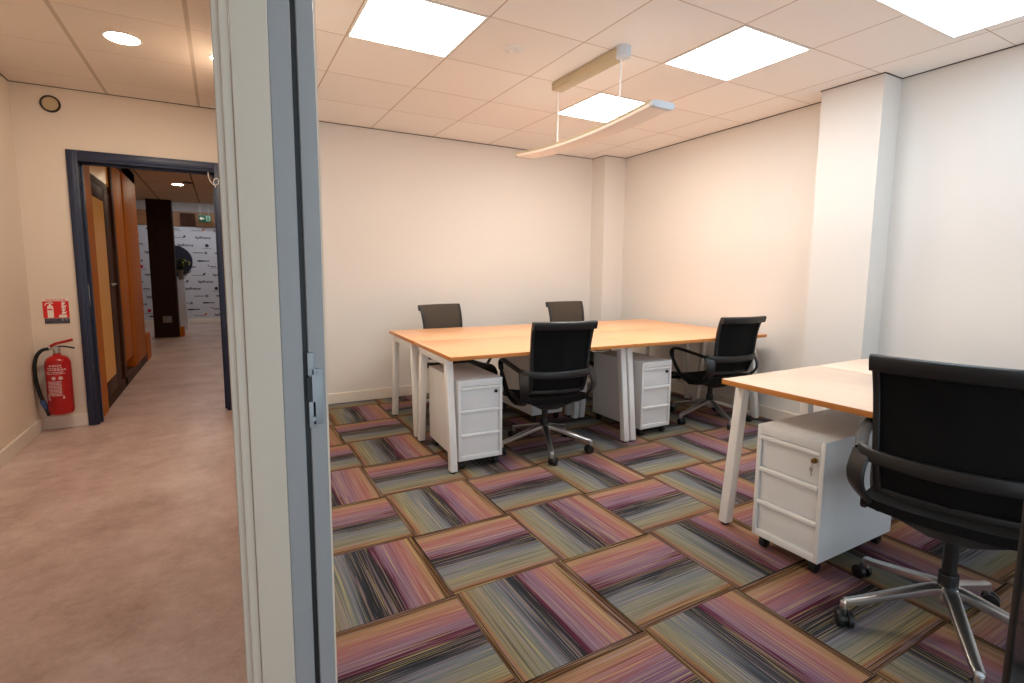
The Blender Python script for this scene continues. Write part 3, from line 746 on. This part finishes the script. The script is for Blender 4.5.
# warm lit meeting room behind the glazed wood wall
bm = B(); box(bm, -4.2, -4.1, 2.54, 6.1, 0, HH); box(bm, -4.2, XW - .09, 6.0, 6.1, 0, HH); box(bm, -4.2, XL - .12, 2.44, 2.54, 0, HH); struct('wall_meeting_room', bm, M_yroom)
bm = B(); box(bm, -4.2, -1.72, 2.545, 6.1, HH, HH + .06); struct('ceiling_meeting_room', bm, M_yroom)
downlight(-2.75, 3.5, HH, 'warm downlight in the yellow room behind the glazed wood wall', M_warmlamp, .35, 'lights beyond the navy door frame')
# outer boundaries of the hall and lobby
bm = B(); box(bm, .95, 1.05, YC + .12, 12.6, 0, 2.84); struct('wall_hall_right', bm, M_cwall)
bm = B(); box(bm, -4.2, 1.05, 11.06, 11.16, 0, 2.84); struct('wall_lobby_back', bm, plain('lobby_wall_paint', (196, 194, 194), .7))
bm = B(); box(bm, -4.2, -4.1, 6.1, 11.1, 0, 2.84); struct('wall_lobby_left', bm, M_cwall)
downlight(-1.22, 6.35, HH, 'small round downlight in the hall ceiling beyond the navy door frame', M_hlamp, .07, 'lights beyond the navy door frame')
downlight(-.55, 4.2, HH, 'added unseen downlight behind the grey post, lighting the hall wood', M_hlamp, .07, 'lights beyond the navy door frame')  # out of view, added to brighten the wood faces
hv = thing('ceiling_grille', 'small dark round grille in the hall ceiling beside its downlight', 'vent', (-1.085, 6.05, HH))
bm = B(); lathe(bm, [(0, 0), (.07, 0), (.07, -.006), (.055, -.012), (0, -.010)], 28); obj('grille', bm, M_woodd, hv)
lp = thing('lobby_light', 'long white light strip in the lobby ceiling far beyond the navy door frame', 'ceiling light', (-1.05, 9.9, 2.78))
bm = B(); box(bm, -.95, .95, -.16, .16, -.03, 0, .004); obj('housing', bm, M_ltrim, lp)
bm = B(); box(bm, -.92, .92, -.14, .14, -.034, -.029); obj('diffuser', bm, M_farlamp, lp, 0)
# wenge column
bm = B(); box(bm, -1.83, -1.452, 8.45, 8.72, 0, HH, .003); struct('wall_column', bm, M_column)
cs = thing('column_socket', 'grey double socket low on the dark hall column', 'socket', (-1.62, 8.45, .33))
bm = B(); box(bm, -.07, .07, -.01, 0, -.06, .06, .003); obj('plate', bm, M_vase, cs)
bm = B()
for xx in (-.033, .033): cyl(bm, (xx, -.0115, 0), (xx, -.009, 0), .022, n=16)
obj('outlet', bm, M_inkg, cs)
# wood band above the banner
bm = B(); box(bm, -4.1, .95, 10.98, 11.06, 2.18, 2.50); struct('trim_5', bm, wood_mat('tan_veneer', (150, 104, 66), (166, 118, 78), .4, 0, 8.))
bm = B(); box(bm, -1.46, -1.18, 10.90, 10.98, 2.20, 2.46, .004); struct('trim_6', bm, M_woodd)
# sponsor banner
bn = thing('sponsor_banner', 'white backdrop wall printed with rows of small logos at the far end of the hall', 'banner', (0, 10.97, 0))
bm = B(); box(bm, -3.6, .9, -.015, 0, .135, 2.165); obj('panel', bm, M_print, bn, 0)
bm = B(); box(bm, -3.6, .9, -.03, 0, 0, .13, .003); obj('base', bm, M_skirt, bn)
bm = B(); Rr = random.Random(11)
MT = lambda x, z: Matrix.Translation((x, -.0165, z)) @ RX
def disc(x, z, r, mi):
    n = 14; poly(bm, [(x + r * math.cos(2 * PI * i / n), -.016, z + r * math.sin(2 * PI * i / n)) for i in range(n)], (0, -.0015, 0), mi)
def dash(x, z, w, h, mi): box(bm, x - w / 2, x + w / 2, -.0175, -.015, z - h / 2, z + h / 2, mi=mi)
rows = [2.10, 1.94, 1.765, 1.60, 1.42, 1.285, 1.11, .955, .80, .63, .475, .33, .20]
for ri, zr in enumerate(rows):
    xs = -3.3 + (ri % 3) * .13
    k = ri
    while xs < .8:
        kind = k % 6
        if kind == 0: text(bm, 'bpifrance', .08, MT(xs, zr), mi=0, bold=.002)
        elif kind == 1: disc(xs, zr, .038, 2 if ri % 2 else 0); dash(xs, zr - .06, .17, .012, 1)
        elif kind == 2: dash(xs - .03, zr, .20, .022, 1); disc(xs + .12, zr, .032, 1)
        elif kind == 3: dash(xs, zr, .24, .030, 1); dash(xs - .05, zr, .10, .034, 0)
        elif kind == 4: dash(xs, zr + .012, .12, .014, 0); dash(xs + .02, zr - .018, .15, .012, 1); disc(xs - .09, zr + .03, .016, 0)
        else: dash(xs - .04, zr - .012, .2, .014, 1); poly(bm, [(xs + .06, -.016, zr - .02), (xs + .10, -.016, zr - .01), (xs + .115, -.016, zr + .045), (xs + .07, -.016, zr + .03)], (0, -.0015, 0), 3 if ri % 4 == 0 else 0)
        xs += .40 + .06 * Rr.random(); k += 1
obj('printed_logos', bm, [M_ink, M_inkg, M_inkr, M_inko], bn, 0)
bm = B(); lathe(bm, [(0, -.02), (.33, -.02), (.345, .0), (.345, .02), (0, .02)], 48, Matrix.Translation((-1.62, -.03, 1.41)) @ RX); obj('round_disc', bm, M_disc, bn, label='midnight blue disc on the backdrop')
# exit sign
ex = thing('exit_sign', 'green exit sign with white arrow hanging in front of the far wood band', 'exit sign', (-.99, 10.7, 2.265))
bm = B(); box(bm, -.115, .115, -.02, .02, 0, .155, .004); obj('housing', bm, M_green, ex)
bm = B(); poly(bm, [(-.10, -.021, .078), (-.06, -.021, .118), (-.06, -.021, .092), (-.01, -.021, .092), (-.01, -.021, .062), (-.06, -.021, .062), (-.06, -.021, .036)], (0, -.002, 0)); obj('arrow', bm, M_signwhite, ex, 0)
bm = B(); box(bm, .025, .105, -.0215, -.0195, .02, .135); obj('door_symbol', bm, plain('pale_sign_green', (150, 190, 170), .5), ex, 0)
bm = B(); cyl(bm, (.065, -.022, .112), (.065, -.025, .112), .011, n=12); poly(bm, [(.05, -.022, .095), (.078, -.022, .098), (.076, -.022, .066), (.092, -.022, .03), (.08, -.022, .03), (.066, -.022, .056), (.05, -.022, .03), (.04, -.022, .034), (.056, -.022, .066)], (0, -.002, 0)); obj('running_figure', bm, M_green, ex, 0)
bm = B(); cyl(bm, (-.08, 0, .15), (-.08, 0, .51), .004, n=8); cyl(bm, (.08, 0, .15), (.08, 0, .51), .004, n=8); obj('suspension_rod', bm, M_steel, ex)
# plinth, vase and plant in front of the banner
pn = B(); box(pn, -1.60, -1.40, 9.9, 10.1, 0, 1.02, .004); tag(obj('white_plinth', pn, M_print), 'slim white plinth carrying the vase in front of the logo backdrop', 'plinth')
va = B(); lathe(va, [(0, 0), (.05, 0), (.045, .06), (.05, .14), (.066, .20), (.056, .20), (.045, .15), (.0, .15)], 24, Matrix.Translation((-1.46, 10.0, 1.02))); tag(obj('vase', va, M_vase), 'taupe flared vase on the plinth, holding the dark leafy plant', 'vase')
pt = thing('leafy_plant', 'dark leafy bouquet with yellow green blossoms in the taupe vase', 'plant', (-1.46, 10.0, 1.18))
Rp = random.Random(5); bm = B(); bl = B(); bf = B()
for k in range(46):
    a = Rp.uniform(0, 2 * PI); el = Rp.uniform(.15, 1.5); Ln = Rp.uniform(.12, .34)
    tipp = Vector((math.cos(a) * math.cos(el) * Ln * .6, math.sin(a) * math.cos(el) * Ln * .6, math.sin(el) * Ln - (.06 if el < .5 else 0)))
    tube(bm, [Vector((0, 0, -.1)), tipp * .5 + Vector((0, 0, .02)), tipp], .0035, 6)
    for q in range(4):
        c = tipp * (.55 + .16 * q); dirv = Vector((Rp.uniform(-1, 1), Rp.uniform(-1, 1), Rp.uniform(-.5, .8))).normalized(); sd_ = dirv.cross(Vector((.3, .5, .8))).normalized()
        ln, wd = Rp.uniform(.05, .085), .020
        poly(bl, [c, c + dirv * ln * .4 + sd_ * wd, c + dirv * ln, c + dirv * ln * .4 - sd_ * wd], dirv.cross(sd_) * .002)
for k in range(9):
    c = Vector((Rp.uniform(.03, .17), Rp.uniform(-.12, .02), Rp.uniform(.12, .27)))
    b = B(); bmesh.ops.create_icosphere(b, subdivisions=1, radius=Rp.uniform(.020, .032)); add(bf, b, Matrix.Translation(c))
obj('stems', bm, M_leaf, pt); obj('leaves', bl, M_leaf, pt, 0); obj('blossoms', bf, M_flower, pt)
wbx = B(); box(wbx, -1.447, -1.375, 8.50, 8.68, 0, .17, .005); box(wbx, -1.449, -1.372, 8.497, 8.683, .155, .175, .003); tag(obj('wooden_box', wbx, M_wood), 'small amber wooden box on the floor beside the dark hall column', 'box')

# ------------------------------------------------------------------ daylight from the open window side behind the camera
w = bpy.data.worlds.new('World'); bpy.context.scene.world = w; w.use_nodes = True
bg = w.node_tree.nodes['Background']; bg.inputs[0].default_value = (.76, .89, 1.0, 1); bg.inputs[1].default_value = 1.05

# ------------------------------------------------------------------ camera
cam = bpy.data.cameras.new('camera'); co = bpy.data.objects.new('camera', cam); C.objects.link(co)
r_ = Vector((.873, -.487, .007)).normalized(); f_ = Vector((.485, .867, -.112)).normalized()
r_ = (r_ - f_ * r_.dot(f_)).normalized(); u_ = r_.cross(f_)
Mx = Matrix((r_, u_, -f_)).transposed().to_4x4(); Mx.translation = Vector((-.730, -2.745, 1.249)); co.matrix_world = Mx
cam.sensor_fit = 'HORIZONTAL'; cam.sensor_width = 36.; cam.lens = 517.732 / 1024 * 36; cam.shift_y = -12.315 / 1024; cam.clip_start = .02; cam.clip_end = 100
sc = bpy.context.scene; sc.camera = co
sc.view_settings.view_transform = 'Standard'; sc.view_settings.look = 'None'; sc.view_settings.gamma = 1.; sc.view_settings.use_curve_mapping = False
sc.view_settings.exposure = .62
sc.cycles.max_bounces = 10; sc.cycles.diffuse_bounces = 6
